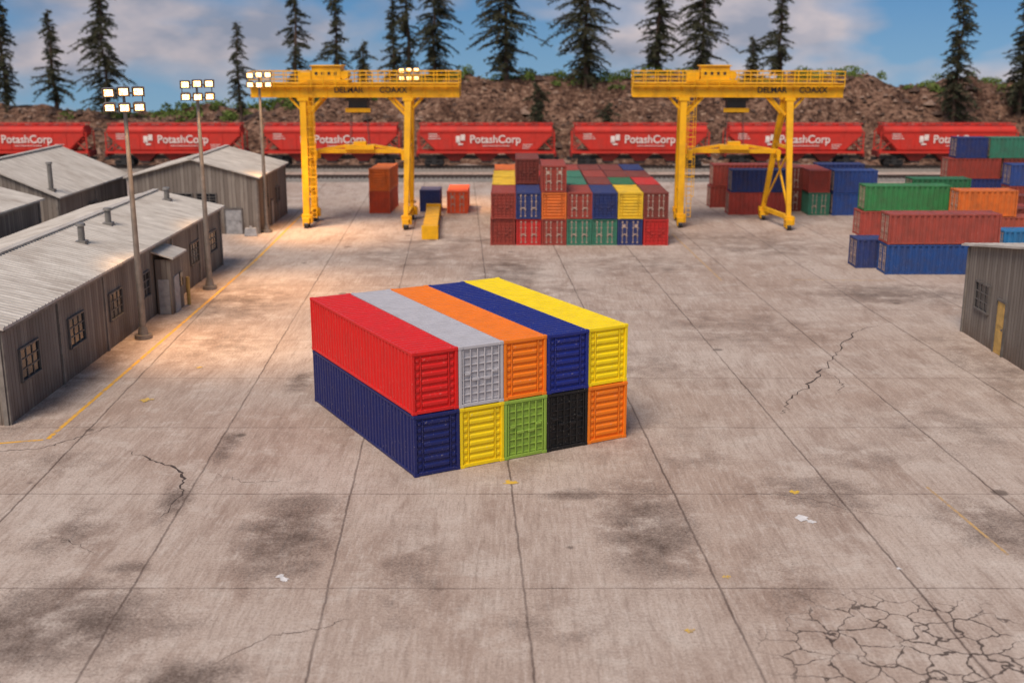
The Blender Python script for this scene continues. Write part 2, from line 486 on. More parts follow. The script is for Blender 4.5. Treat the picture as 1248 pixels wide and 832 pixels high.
def side(xa, y, z, L, cc, hh=h2, tilt=0, end='door'):
    a = -math.pi / 2 + tilt
    return container(xa, y + 1.05, z, cc, a, L, 2.16, hh - .02, end)
side(28.5, 86.3, 0, 8.6, (36, 72, 130)); side(28.5, 86.3, h2, 8.5, (160, 72, 60), tilt=.01)
side(27.0, 88.9, 0, 8, (46, 60, 110)); side(40.2, 93, 0, 8, (38, 114, 164))
side(31.9, 104.7, 0, 6.5, (165, 70, 58)); side(32.2, 104.7, h2, 7.8, (56, 124, 70)); side(41, 108, 0, 8, RB); side(39.4, 101.0, 0, 7.5, (168, 80, 60))
side(39.3, 101.0, h2, 5.2, OR2); side(38.4, 110.4, h2, 5.6, DG); side(35, 110.4, 0, 5.6, BR); side(38.6, 113.4, 0, 5.6, RB)
side(48, 104, 0, 8, DB); side(46.4, 106.5, 0, 1.5, BR)
side(22.4, 118.5, 0, 6.2, (172, 66, 54)); side(22.6, 118.5, h2, 5.8, DB); side(21.4, 124, 0, 6.2, RB); side(21.6, 124, h2, 6.2, RB)
endrow(31.6, 118.2, [GR, RB]); endrow(29.4, 121, [BR, BR])
side(33.0, 118.0, 0, 4.8, (44, 76, 140)); side(33.0, 118.0, h2, 4.4, (44, 70, 130))
side(32, 124.5, 0, 8, RB); side(33, 124.5, h2, 5, DB); side(40.6, 123, 0, 7, RB)
for k, (cc, xx, ln) in enumerate([(DB, 50, 6), (GR, 56.4, 5), (RB, 49.4, 6), (BR, 55.7, 6), (DB, 50.2, 3.5), (GR, 54, 5), (RB, 59.2, 6)]):
    side(xx, 131, (0 if k < 2 else (h2 if k < 4 else 2 * h2)), ln, cc)
side(53.6, 124, 0, 7, RB); side(53.6, 124, h2, 7, (44, 70, 130)); side(47, 116, 0, 8, BR)

# ------------------------------------------------------------ buildings
wallm = bpy.data.materials.new('weathered_board_siding'); t = NT(wallm)
co = t.n('ShaderNodeTexCoord').outputs['Object']
sp = t.n('ShaderNodeSeparateXYZ'); t.l(co, sp.inputs[0])
s_ = t.m('ADD', t.m('ADD', sp.outputs[0], sp.outputs[1]), 400.0)
q = t.m('MODULO', s_, 0.36)
line = t.m('LESS_THAN', q, 0.05)
board = t.m('FLOOR', t.m('DIVIDE', s_, 0.36))
wn = t.n('ShaderNodeTexWhiteNoise', noise_dimensions='1D'); t.l(board, wn.inputs['W'])
cz = t.mix(wn.outputs['Value'], lin((116, 106, 98)), lin((144, 134, 124)))
g1 = t.noise(t.mapping(co, (5, 5, 0.5)), 1, 4, 0.7)
cz = t.mix(t.m('MULTIPLY', t.mapr(g1, 0.45, 0.7), 0.5), cz, lin((92, 80, 72)))
low = t.mapr(sp.outputs[2], 1.4, 0.0)
cz = t.mix(t.m('MULTIPLY', low, t.mapr(t.noise(co, .8, 2), .3, .7, .2, .8)), cz, lin((98, 78, 64)))
cz = t.mix(t.m('MULTIPLY', line, 0.55), cz, lin((58, 50, 46)))
t.out(cz, 0.85, t.m('SUBTRACT', 1.0, line), 0.5, 0.05, spec=.2)
roofm = bpy.data.materials.new('corrugated_roof_metal'); t = NT(roofm)
co = t.n('ShaderNodeTexCoord').outputs['Object']
g1 = t.noise(t.mapping(co, (.5, 5, .5)), 1, 4, 0.7); g2 = t.noise(co, .35, 4, .6)
cz = t.mix(t.mapr(g1, .3, .7), lin((160, 150, 140)), lin((206, 198, 188)))
cz = t.mix(t.m('MULTIPLY', t.mapr(g2, .5, .75), .4), cz, lin((130, 112, 98)))
t.out(cz, 0.7, spec=.2)
glass = mat_plain('dark_window_glass', (38, 40, 44), 0.12)
framem = mat_plain('window_frame', (96, 90, 86), 0.6)
trimm = mat_plain('grey_trim', (124, 115, 107), 0.7)
doorm = mat_plain('tan_door', (190, 152, 84), 0.6)
doorg = mat_plain('grey_door', (150, 148, 148), 0.6)
ventm = mat_plain('galvanised_vent', (120, 114, 108), 0.5)
def building(name, loc, W, L, eave, ridge, rz=0, wins=(), doors=(), pil=6.2, vents=(), pilsides=('R',)):
    root = obj(name, None, loc, rz)
    mb = MB(); hw = W / 2
    v = [(-hw, 0, 0), (hw, 0, 0), (hw, 0, eave), (0, 0, ridge), (-hw, 0, eave)]
    v2 = [(a, L, c_) for a, b, c_ in v]
    mb.add(v + v2, [(0, 1, 2, 3, 4), (9, 8, 7, 6, 5), (1, 6, 7, 2), (5, 0, 4, 9), (0, 5, 6, 1)])
    obj('walls', mb.mesh('walls', [wallm]), parent=root)
    mb = MB(); ov = .35; sl = (ridge - eave) / hw; th = .12
    for sx in (-1, 1):
        xe = sx * (hw + ov); ze = eave - sl * ov
        a = [(0, -ov, ridge + .03), (xe, -ov, ze + .03), (xe, L + ov, ze + .03), (0, L + ov, ridge + .03)]
        b = [(p[0], p[1], p[2] + th) for p in a]
        fs = MB.BF if sx > 0 else [tuple(reversed(f)) for f in MB.BF]
        mb.add(a + b, fs)
        n = int((L + 2 * ov) / .42)
        for i in range(n):
            y = -ov + (i + .5) * (L + 2 * ov) / n
            z1 = ridge + .03 + th; z2 = ze + .03 + th
            mb.add([(0, y - .08, z1), (xe, y - .08, z2), (xe, y + .08, z2), (0, y + .08, z1),
                    (0, y - .03, z1 + .05), (xe, y - .03, z2 + .05), (xe, y + .03, z2 + .05), (0, y + .03, z1 + .05)], fs)
    mb.beam((0, -ov - .02, ridge + .2), (0, L + ov + .02, ridge + .2), .5, .1)
    obj('roof', mb.mesh('roof', [roofm]), parent=root)
    def W_(side, s0, s1, z0, z1, o0, o1, m, mt):
        if side == 'R': m.box(hw + o0, hw + o1, s0, s1, z0, z1, mt)
        elif side == 'L': m.box(-hw - o1, -hw - o0, s0, s1, z0, z1, mt)
        elif side == 'F': m.box(s0, s1, -o1, -o0, z0, z1, mt)
        else: m.box(s0, s1, L + o0, L + o1, z0, z1, mt)
    mb = MB()
    for sd_ in ('R', 'L'):
        if sd_ in pilsides:
            k = int(L / pil)
            for i in range(k + 1):
                y = min(L - .12, max(.12, i * L / k))
                W_(sd_, y - .1, y + .1, 0, eave - .12, .003, .09, mb, 0)
        W_(sd_, .24, L - .24, eave - .26, eave - .06, .1, .17, mb, 0)
    for x in (-hw + .1, hw - .1):
        W_('F', x - .1, x + .1, 0, eave - .1, .003, .08, mb, 0)
        W_('B', x - .1, x + .1, 0, eave - .1, .003, .08, mb, 0)
    obj('trim', mb.mesh('trim', [trimm]), parent=root)
    mb = MB()
    for (sd_, s, z, ww, hh) in wins:
        W_(sd_, s - ww / 2, s + ww / 2, z - hh / 2, z + hh / 2, .004, .03, mb, 0)
        f = .09
        W_(sd_, s - ww / 2 - f, s - ww / 2, z - hh / 2 - f, z + hh / 2 + f, .004, .12, mb, 1)
        W_(sd_, s + ww / 2, s + ww / 2 + f, z - hh / 2 - f, z + hh / 2 + f, .004, .12, mb, 1)
        W_(sd_, s - ww / 2, s + ww / 2, z + hh / 2, z + hh / 2 + f, .004, .12, mb, 1)
        W_(sd_, s - ww / 2, s + ww / 2, z - hh / 2 - f, z - hh / 2, .004, .16, mb, 1)
        for i in (1, 2):
            x = s - ww / 2 + ww * i / 3
            W_(sd_, x - .03, x + .03, z - hh / 2, z + hh / 2, .031, .07, mb, 1)
        for i in (1, 2):
            zz = z - hh / 2 + hh * i / 3
            W_(sd_, s - ww / 2, s + ww / 2, zz - .03, zz + .03, .031, .066, mb, 1)
    if wins: obj('windows', mb.mesh('windows', [glass, framem]), parent=root)
    mb = MB()
    for (sd_, s, ww, hh, kind) in doors:
        W_(sd_, s - ww / 2, s + ww / 2, .02, hh, .004, .06, mb, kind)
        W_(sd_, s - ww / 2 - .12, s - ww / 2, 0, hh + .12, .004, .12, mb, 2)
        W_(sd_, s + ww / 2, s + ww / 2 + .12, 0, hh + .12, .004, .12, mb, 2)
        W_(sd_, s - ww / 2, s + ww / 2, hh, hh + .12, .004, .12, mb, 2)
        for zz in (.3, hh * .55):
            W_(sd_, s - ww / 2 + .15, s + ww / 2 - .15, zz, zz + hh * .35, .06, .085, mb, kind)
        W_(sd_, s + ww / 2 - .2, s + ww / 2 - .12, hh * .48, hh * .52, .085, .16, mb, 2)
    if doors: obj('door', mb.mesh('door', [doorm, doorg, framem]), parent=root)
    if vents:
        mb = MB()
        for (x, y, hh) in vents:
            zr = ridge - sl * abs(x)
            mb.box(x - .3, x + .3, y - .3, y + .3, zr + .05, zr + .32)
            mb.cyl((x, y, zr + .3), (x, y, zr + hh), .2, n=12)
            mb.cyl((x, y, zr + hh), (x, y, zr + hh + .16), .3, .26, n=12)
        obj('roof_vents', mb.mesh('roof_vents', [ventm]), parent=root)
    return root
wz = 2.35
A = building('wooden_warehouse', (-28.1, 50.2, 0), 10, 40.2, 4.6, 5.75,
             wins=[('R', y - 50.2, wz, 2.1, 1.45) for y in (53.0, 59.1, 65.3, 70.6, 77.0, 82.4, 87.6)] + [('F', 2, wz, 2, 1.4), ('B', 0, wz, 2, 1.4)],
             vents=[(2.2, 68.5 - 50.2, 1.2), (1.6, 75 - 50.2, 1.1), (1.8, 87.5 - 50.2, 1.0)])
mb = MB()
mb.box(5.1, 6.1, 22.6, 25.2, 0, 3.6, 0)
mb.add([(4.95, 22.3, 4.1), (6.4, 22.3, 3.65), (6.4, 25.5, 3.65), (4.95, 25.5, 4.1), (4.95, 22.3, 4.22), (6.4, 22.3, 3.77), (6.4, 25.5, 3.77), (4.95, 25.5, 4.22)], MB.BF, 1)
mb.box(6.104, 6.16, 23.1, 24.2, .02, 2.4, 2); mb.box(5.25, 5.95, 22.54, 22.596, .02, 2.3, 2)
mb.box(6.104, 6.17, 24.45, 25.0, 1.5, 2.4, 3)
mb.cyl((6.3, 25.6, 0), (6.3, 25.6, 1.9), .13, n=10, mat=4)
obj('vestibule', mb.mesh('vestibule', [wallm, roofm, doorg, glass, doorm]), parent=A)
building('wooden_warehouse', (-44.6, 96.8, 0), 12.6, 17.5, 4.6, 7.25, wins=[('F', 2, 2.4, 2, 1.4), ('R', 8, 2.4, 2, 1.4)], vents=[(5.6, .6, 2.4)])
building('wooden_warehouse', (-42, 70, 0), 11.4, 18, 5.5, 7.0, wins=[('R', 4, 2.6, 2, 1.4), ('R', 13, 2.6, 2, 1.4)], vents=[(2, 12, 1.2)])
building('wooden_warehouse', (-29.4, 106, 0), 11.8, 13.5, 5.2, 6.8,
         wins=[('F', -1.0, 3.3, 1.7, .8), ('F', 1.2, 3.3, 1.7, .8), ('R', 3.5, 2.6, 1.5, 1.4), ('R', 9, 2.6, 1.5, 1.4)], doors=[('F', 3.6, 1.5, 2.3, 1), ('R', 6.2, 1.3, 2.3, 1)], pil=4)
building('wooden_warehouse', (27.5, 58.3, 0), 20, 18, 5.25, 6.7, rz=-math.pi / 2,
         wins=[('F', -7.3, 2.7, 1.9, 1.5), ('F', 0.5, 2.7, 1.9, 1.5), ('F', 6, 2.7, 1.9, 1.5), ('L', 5, 2.6, 2, 1.4)], doors=[('F', -4.5, 1.1, 3.0, 0)], vents=[(-4, 6, 1.1)])
# concrete block by the shed
mb = MB()
mb.add([(-.6, -.3, 0), (.6, -.3, 0), (.6, .3, 0), (-.6, .3, 0), (-.5, -.18, .75), (.5, -.18, .75), (.5, .18, .75), (-.5, .18, .75)], MB.BF)
mb.box(-.12, .12, -.05, .05, .74, .92)
obj('concrete_block', mb.mesh('concrete_block', [doorg]), (-24.0, 104.8, 0), .1, bevel=.04)

# ------------------------------------------------------------ floodlight masts
polem = mat_plain('mast_steel', (124, 116, 110), 0.45, metal=0.3)
lampm = bpy.data.materials.new('lit_lamp_lens'); t = NT(lampm)
co = t.n('ShaderNodeTexCoord').outputs['Object']
ln_ = t.noise(co, 9.0, 2, .5)
t.out(lin((255, 240, 210)), .4, emit=t.mix(t.mapr(ln_, .42, .58), lin((255, 160, 70)), lin((255, 218, 155))), estr=6.0)
mb = MB()
mb.cyl((0, 0, 0), (0, 0, .25), .52, .5, 16); mb.cyl((0, 0, .25), (0, 0, .7), .32, .24, 14)
mb.cyl((0, 0, .7), (0, 0, 13.3), .2, .11, 14)
mb.cyl((0, 0, 13.1), (0, 0, 14.6), .09, .07, 8)
for z in (13.45, 14.3):
    mb.beam((-1.05, 0, z), (1.05, 0, z), .1, .1)
    mb.beam((-.9, .0, z), (-.9, .45, z), .07, .07); mb.beam((.9, .0, z), (.9, .45, z), .07, .07)
mb.beam((-1.0, 0, 13.45), (-1.0, 0, 14.3), .06, .06); mb.beam((1.0, 0, 13.45), (1.0, 0, 14.3), .06, .06)
mb.box(-.2, .2, .05, .35, 1.6, 2.3)
lamps = MB()
def flood(x, y, z, tilt, dr=-1):
    R = Matrix.Rotation(tilt * -dr, 4, 'X')
    def tr(p): return Vector((x, y, z)) + R @ Vector((p[0], p[1] * -dr, p[2]))
    b = [(-.24, .14, -.2), (.24, .14, -.2), (.24, .14, .2), (-.24, .14, .2), (-.33, -.14, -.29), (.33, -.14, -.29), (.33, -.14, .29), (-.33, -.14, .29)]
    fs = [(0, 1, 2, 3), (4, 7, 6, 5), (0, 4, 5, 1), (1, 5, 6, 2), (2, 6, 7, 3), (3, 7, 4, 0)]
    mb.add([tr(p) for p in b], fs)
    lamps.add([tr(p) for p in [(-.23, -.15, -.2), (.23, -.15, -.2), (.23, -.15, .18), (-.23, -.15, .18)]], [(0, 1, 2, 3)])
    mb.beam(tr((-.35, -.27, .31)), tr((.35, -.27, .31)), .26, .03)
    for sx in (-1, 1):
        mb.beam(tr((sx * .33, -.3, 0)), tr((sx * .33, -.1, 0)), .03, .54)
    mb.beam(tr((0, .14, 0)), tr((0, .3, -.1)), .12, .12)
for z in (13.55, 14.4):
    for x in (-.8, 0, .8):
        flood(x, -.24, z + random.uniform(-.05, .05), math.radians(26 + random.uniform(-7, 7)))
mast_me = mb.mesh('mast', [polem]); lens_me = lamps.mesh('lamp_lenses', [lampm])
for (x, y, rz, pw) in ((-22.0, 66.5, .30, 12500), (-21.7, 80.9, .35, 12500), (-23.0, 107.0, .2, 14500), (-11.2, 128, .1, 12000)):
    root = obj('floodlight_mast', None, (x, y, 0), rz)
    obj('mast', mast_me, parent=root); obj('lamp_lenses', lens_me, parent=root)
    ld = bpy.data.lights.new('lamp_light', 'SPOT'); ld.energy = pw; ld.color = (1.0, .58, .26); ld.spot_size = math.radians(78); ld.spot_blend = 1.0; ld.shadow_soft_size = .8
    lo = obj('lamp_light', ld, (0.3, -.9, 13.4), parent=root)
    lo.rotation_euler = Vector((-.36, .06, 1)).to_track_quat('Z', 'Y').to_euler()

# ------------------------------------------------------------ gantry cranes
craney = mat_paint('crane_yellow', (240, 176, 10), .45, .4, .15, (130, 84, 34), bump=False)
darkm = mat_plain('dark_machinery', (42, 40, 40), .5)
cablem = mat_plain('steel_cable', (60, 58, 56), .5)
def text_mesh(body, size, ext=.01):
    cu = bpy.data.curves.new('txt', 'FONT'); cu.body = body; cu.size = size; cu.extrude = ext; cu.align_x = 'CENTER'; cu.align_y = 'CENTER'
    cu.offset = size * 0.015
    o = bpy.data.objects.new('txt', cu); scene.collection.objects.link(o)
    dg = bpy.context.evaluated_depsgraph_get(); dg.update()
    me = bpy.data.meshes.new_from_object(o.evaluated_get(dg))
    bpy.data.objects.remove(o)
    return me
def crane(loc, rz, variant):
    root = obj('gantry_crane', None, loc, rz)
    mb = MB(); sp_ = 4.95; gy = 1.5; gl = 9.8; gz = 12.3
    for y in (-gy, gy):
        mb.box(-gl, gl, y - .35, y + .35, gz, gz + 1.15)
        mb.box(-gl, gl, y - .45, y + .45, gz + 1.152, gz + 1.24)
        mb.box(-gl, gl, y - .42, y + .42, gz - .08, gz - .002)
        for i in range(15):
            x = -gl + .6 + i * (2 * gl - 1.2) / 14
            mb.box(x - .04, x + .04, y - .42, y - .352, gz + .05, gz + 1.1)
    for x in (-gl + .3, -sp_, sp_, gl - .3):
        mb.box(x - .25, x + .25, -gy + .36, gy - .36, gz + .1, gz + 1.0)
    for y in (-gy - .85, gy + .85):
        s = 1 if y > 0 else -1
        mb.box(-gl, gl, y, y - s * .38, gz + .95, gz + 1.03)
        for z in (1.55, 1.95, 2.3):
            mb.beam((-gl, y, gz + z), (gl, y, gz + z), .07, .07)
        for i in range(18):
            x = -gl + .04 + i * (2 * gl - .08) / 17
            mb.beam((x, y, gz + .9), (x, y, gz + 2.3), .08, .08)
            mb.beam((x, y, gz + .98), (x, s * (gy + .3), gz + .5), .06, .06)
    for x in (-gl, gl):
        for z in (1.55, 2.3):
            mb.beam((x, -gy - .85, gz + z), (x, gy + .85, gz + z), .06, .06)
    for sx in (-1, 1):
        spread = 2.3 if sx < 0 else 3.3
        def foot(sy):
            if sx < 0: return (sx * sp_, sy * spread)
            if variant == 0: return (sx * sp_ - .3, sy * spread)
            return (sx * sp_ + (.25 if sy < 0 else -1.25), sy * spread)
        tw, bw = (.62, .62) if sx < 0 else (.66, .42)
        def topp(sy): return (sx * sp_, sy * (gy + .05))
        def at_(sy, z):
            f = (gz - z) / (gz - 1.0); a = topp(sy); b = foot(sy)
            return (a[0] + (b[0] - a[0]) * f, a[1] + (b[1] - a[1]) * f, z)
        for sy in (-1, 1):
            tx0, ty0 = topp(sy); bx, by = foot(sy)
            mb.beam((tx0, ty0, gz - .09), (bx, by, 1.0), tw, tw * .9, 0, bw, bw)
            mb.box(tx0 - .5, tx0 + .5, sy * gy - .44, sy * gy + .44, gz - .4, gz - .09)
            mb.box(bx - .32, bx + .32, by - .75, by + .75, .5, 1.0)
            mb.box(bx - .42, bx + .42, by - .4, by + .4, .9, 1.3)
            for dy in (-.5, .5):
                mb.cyl((bx - .18, by + dy, .33), (bx + .18, by + dy, .33), .33, n=16, mat=1)
                mb.box(bx - .3, bx - .2, by + dy - .25, by + dy + .25, .2, .55)
            mb.box(bx + .33, bx + .55, by - .3, by + .3, .45, 1.25, 0)
        mb.beam(at_(-1, 1.15), at_(1, 1.15), .34, .42)
        if sx < 0:
            for a in (3.2, 6.2, 9.2):
                mb.beam(at_(-1, a), at_(1, a), .22, .26)
            mb.beam(at_(-1, 3.3), at_(1, 6.1), .14, .14); mb.beam(at_(1, 6.3), at_(-1, 9.1), .14, .14)
        else:
            mb.beam(at_(-1, 7.6), at_(1, 7.6), .26, .3)
            mb.beam(at_(-1, 1.6), at_(1, 7.4), .18, .18)
            mb.beam(at_(1, 7.8), at_(-1, 12), .18, .18)
            mb.beam(at_(-1, 7.4), at_(1, 1.6), .14, .14)
        for y in (-gy, gy):
            mb.beam((sx * (sp_ - .3), y, gz - 1.7), (sx * (sp_ - 1.8), y, gz - .1), .24, .24)
            mb.beam((sx * (sp_ + .3), y, gz - 1.2), (sx * (sp_ + 1.3), y, gz - .1), .2, .2)
    lx = -sp_ + .75; ly = -2.35
    for dx in (-.22, .22):
        mb.beam((lx + dx, ly, .9), (lx + dx, ly + .5, gz + 1), .06, .06)
    for i in range(30):
        f = i / 29
        mb.beam((lx - .22, ly + .5 * f, 1 + f * (gz - .2)), (lx + .22, ly + .5 * f, 1 + f * (gz - .2)), .05, .05)
    for i in range(10):
        f = i / 10; z = 3 + f * (gz - 3); yy = ly + .04 * z
        mb.beam((lx - .4, yy - .5, z), (lx + .4, yy - .5, z), .05, .05)
        mb.beam((lx - .4, yy - .5, z), (lx - .3, yy, z), .05, .05); mb.beam((lx + .4, yy - .5, z), (lx + .3, yy, z), .05, .05)
    for dx in (-.4, .4):
        mb.beam((lx + dx, ly - .35, 3), (lx + dx, ly + .0, gz), .05, .05)
    hx = -2.6 if variant == 0 else -1.9
    mb.box(hx - 1.9, hx + 1.9, -1.7, 1.7, gz + 1.26, gz + 1.5)
    mb.box(hx - 1.5, hx + 1.2, -1.3, 1.3, gz + 1.5, gz + 2.75)
    mb.box(hx - 1.65, hx + 1.35, -1.45, 1.45, gz + 2.752, gz + 2.86)
    mb.cyl((hx + 1.5, -1.2, gz + 1.95), (hx + 1.5, 1.2, gz + 1.95), .38, n=14)
    mb.box(hx - 2.8, hx - 1.6, -1.0, .6, gz + 1.3, gz + 2.2)
    for i in range(4):
        mb.box(hx - 1.2 + i * .6, hx - .95 + i * .6, -1.34, -1.302, gz + 1.9, gz + 2.3, 1)
    tx = .1
    mb.box(tx - 1.1, tx + 1.1, -1.1, 1.1, gz - .45, gz - .12, 1)
    mb.box(tx - .9, tx + .9, -.8, .8, gz - 1.15, gz - .46, 1)
    mb.box(tx - 1.2, tx + 1.2, -.95, -.85, gz - 1.5, gz - 1.1, 0)
    mb.cyl((tx - .8, 0, gz - 1.35), (tx + .8, 0, gz - 1.35), .3, n=12, mat=1)
    zs = 6.9
    for dx in (-.9, .9):
        for dy in (-.5, .5):
            mb.cyl((tx + dx * .8, dy, gz - 1.2), (tx + dx, dy, zs + .7), .035, n=6, mat=2)
    mb.box(tx - 4.0, tx + 4.0, -.35, .35, zs, zs + .4)
    mb.box(tx - 1.4, tx + 1.4, -.7, .7, zs + .35, zs + .8)
    mb.box(tx - .6, tx + .6, -.5, .5, zs + .8, zs + 1.1)
    for s in (-1, 1):
        mb.box(tx + s * 4.0, tx + s * 4.4, -1.1, 1.1, zs - .1, zs + .35)
        mb.beam((tx + s * 1.3, 0, zs + .7), (tx + s * 3.6, 0, zs + .35), .35, .25)
        for y in (-1.0, 1.0):
            mb.box(tx + s * 4.05, tx + s * 4.35, y - .14, y + .14, zs - .6, zs - .1)
    obj('frame', mb.mesh('crane_frame', [craney, darkm, cablem]), parent=root, bevel=.02)
    for x, tx_ in ((-.6 if variant == 0 else 3.2, 'DELMAR'), (3.6 if variant == 0 else 7.0, 'COAXX')):
        o = obj('lettering', text_mesh(tx_, .72), (x, -gy - .44, gz + .6), parent=root)
        o.rotation_euler = (math.pi / 2, 0, 0); o.data.materials.clear(); o.data.materials.append(darkm)
    return root
crane((-14.75, 112.2, 0), 0, 0)
crane((21.3, 112.2, 0), math.radians(-4), 1)
mb = MB()
mb.box(-.55, .55, 0, 15, .25, .95); mb.box(-.75, .75, -.1, .35, .0, 1.25); mb.box(-.75, .75, 14.7, 15.1, .0, 1.25)
mb.box(-.68, .68, .36, 14.6, .951, 1.05)
for y in (3, 7.5, 12): mb.box(-.7, .7, y - .2, y + .2, 0, .24)
obj('spreader_beam', mb.mesh('spreader_beam', [craney]), (-7.4, 102.8, 0), math.radians(2.5), bevel=.03)

# ------------------------------------------------------------ railway
ballast = mat_plain('ballast_gravel', (126, 118, 110), .95, .5, 6)
railm = mat_plain('rail_steel', (96, 84, 78), .4, metal=.6)
tiem = mat_plain('timber_tie', (66, 54, 48), .9)
for ty in (163.2, 151.0):
    root = obj('railway_track', None, (0, ty, 0))
    mb = MB()
    mb.add([(-220, -3, .005), (220, -3, .005), (220, -2, .3), (-220, -2, .3), (220, 2, .3), (-220, 2, .3), (220, 3, .005), (-220, 3, .005)],
           [(0, 1, 2, 3), (3, 2, 4, 5), (5, 4, 6, 7)])
    obj('ballast', mb.mesh('ballast', [ballast]), parent=root)
    mb = MB()
    for i in range(560):
        x = -168 + i * .6; mb.box(x - .12, x + .12, -1.3, 1.3, .26, .38)
    obj('ties', mb.mesh('ties', [tiem]), parent=root)
    mb = MB()
    for y in (-.75, .75):
        mb.box(-210, 210, y - .07, y + .07, .382, .43); mb.box(-210, 210, y - .025, y + .025, .43, .5); mb.box(-210, 210, y - .05, y + .05, .5, .56)
    obj('rails', mb.mesh('rails', [railm]), parent=root)

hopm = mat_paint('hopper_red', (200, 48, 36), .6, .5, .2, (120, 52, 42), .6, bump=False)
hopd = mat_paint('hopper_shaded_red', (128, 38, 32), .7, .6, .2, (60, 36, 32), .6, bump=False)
whm = mat_plain('white_lettering', (222, 206, 198), .6)
mb = MB()
ZB = 2.15
stx = [(-9.4, 4.3), (-7.2, ZB), (7.2, ZB), (9.4, 4.3)]
prof = [(1.45, ZB), (1.6, 2.4), (1.62, 4.7), (1.55, 5.05), (1.3, 5.35), (.8, 5.55), (0, 5.62)]
secs = []
for x, zb in stx:
    ring = [(x, -y, max(z, zb)) for y, z in prof] + [(x, y, max(z, zb)) for y, z in reversed(prof[:-1])]
    secs.append(ring)
n = len(secs[0]); vs = [p for r in secs for p in r]; fs = []
for k in range(3):
    for i in range(n):
        j = (i + 1) % n
        fs.append((k * n + i, k * n + j, (k + 1) * n + j, (k + 1) * n + i))
fs.append(tuple(range(n))[::-1]); fs.append(tuple(range(3 * n, 4 * n)))
mb.add(vs, fs)
for s in (-1, 1):
    mb.box(-9.9, 9.9, s * 1.5, s * 1.64, 1.85, 2.148)
    mb.box(-9.5, 9.5, s * 1.625, s * 1.74, 4.72, 4.94)
    for x in np.linspace(-6.9, 6.9, 8):
        mb.box(x - .05, x + .05, s * 1.615, s * 1.68, 2.35, 4.7)
    for x in (-9.75, 9.75):
        mb.beam((x, s * 1.5, 1.7), (x, s * 1.5, 4.75), .14, .14)
        mb.beam((x, s * 1.5, 2.1), (x * .78, s * 1.45, 4.1), .12, .12)
        for zz in np.linspace(2.0, 5.0, 8):
            mb.box(x - .02, x * .94, s * 1.56, s * 1.61, zz, zz + .06)
for x in (-9.9, 9.9):
    mb.box(x - .15, x + .15, -1.49, 1.49, 1.4, 2.1, 2); mb.box(x * .99, x * 1.055, -.3, .3, .85, 1.3, 1)
mb.box(-9.7, 9.7, -.25, .25, 1.0, 1.5, 1)
for xc in (-4.5, 0, 4.5):
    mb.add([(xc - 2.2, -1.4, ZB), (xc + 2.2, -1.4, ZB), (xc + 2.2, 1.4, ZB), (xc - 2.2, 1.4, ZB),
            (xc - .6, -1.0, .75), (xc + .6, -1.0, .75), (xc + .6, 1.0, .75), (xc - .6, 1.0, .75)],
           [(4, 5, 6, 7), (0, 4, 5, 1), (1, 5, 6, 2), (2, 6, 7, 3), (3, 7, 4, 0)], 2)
    mb.box(xc - .7, xc + .7, -1.1, 1.1, .55, .745, 1)
for x in np.linspace(-8, 8, 9):
    mb.cyl((x, 0, 5.55), (x, 0, 5.78), .5, .48, 12)
for s in (-1, 1):
    mb.box(-9.6, 9.6, s * .75, s * 1.15, 5.78, 5.84)
    for x in np.linspace(-9.4, 9.4, 12): mb.box(x - .04, x + .04, s * .95 - .03, s * .95 + .03, 5.4, 5.78)
hop_me = mb.mesh('hopper_body', [hopm, darkm, hopd])
mb = MB()
for xt in (-7.5, 7.5):
    for s in (-1, 1):
        mb.beam((xt - 1.35, s * 1.2, .55), (xt, s * 1.2, .35), .16, .22); mb.beam((xt + 1.35, s * 1.2, .55), (xt, s * 1.2, .35), .16, .22)
        mb.box(xt - 1.3, xt + 1.3, s * 1.13, s * 1.27, .78, 1.0)
        mb.box(xt - .35, xt + .35, s * 1.1, s * 1.3, .3, 1.1)
    for dx in (-.92, .92):
        mb.cyl((xt + dx, -1.25, .48), (xt + dx, 1.25, .48), .12, n=8)
        for s in (-1, 1): mb.cyl((xt + dx, s * .70, .48), (xt + dx, s * .86, .48), .48, n=20)
    mb.box(xt - .4, xt + .4, -1.09, 1.09, .7, 1.35)
truck_me = mb.mesh('bogies', [darkm])
t1 = text_mesh('PotashCorp', 1.5); t1.materials.clear(); t1.materials.append(whm)
mb = MB()
for (a, b, c_, d_) in ((-4.3, -3.7, 3.3, 4.2), (-3.6, -3.0, 3.6, 4.4), (-4.0, -3.3, 3.0, 3.2)):
    mb.box(a, b, -1.73, -1.69, c_, d_)
for i in range(3):
    mb.box(-8.2, -6.9 + .2 * i, -1.66, -1.63, 4.4 - i * .3, 4.5 - i * .3)
    mb.box(5.2, 6.6 - .25 * i, -1.66, -1.63, 3.0 - i * .25, 3.07 - i * .25)
mb.box(-.5, 3.4, -1.73, -1.69, 2.85, 2.92)
logo_me = mb.mesh('side_markings', [whm])
for xc in (-111.6, -90, -68.7, -47.0, -25.2, -3.6, 17.9, 39.4, 60.8, 82.3, 104):
    root = obj('hopper_wagon', None, (xc, 163.2, .56)); root.scale = (.975, 1, 1.02)
    obj('body', hop_me, parent=root); obj('bogies', truck_me, parent=root)
    o = obj('lettering', t1, (1.3, -1.72, 3.72), parent=root); o.rotation_euler = (math.pi / 2, 0, 0)
    obj('side_markings', logo_me, parent=root)

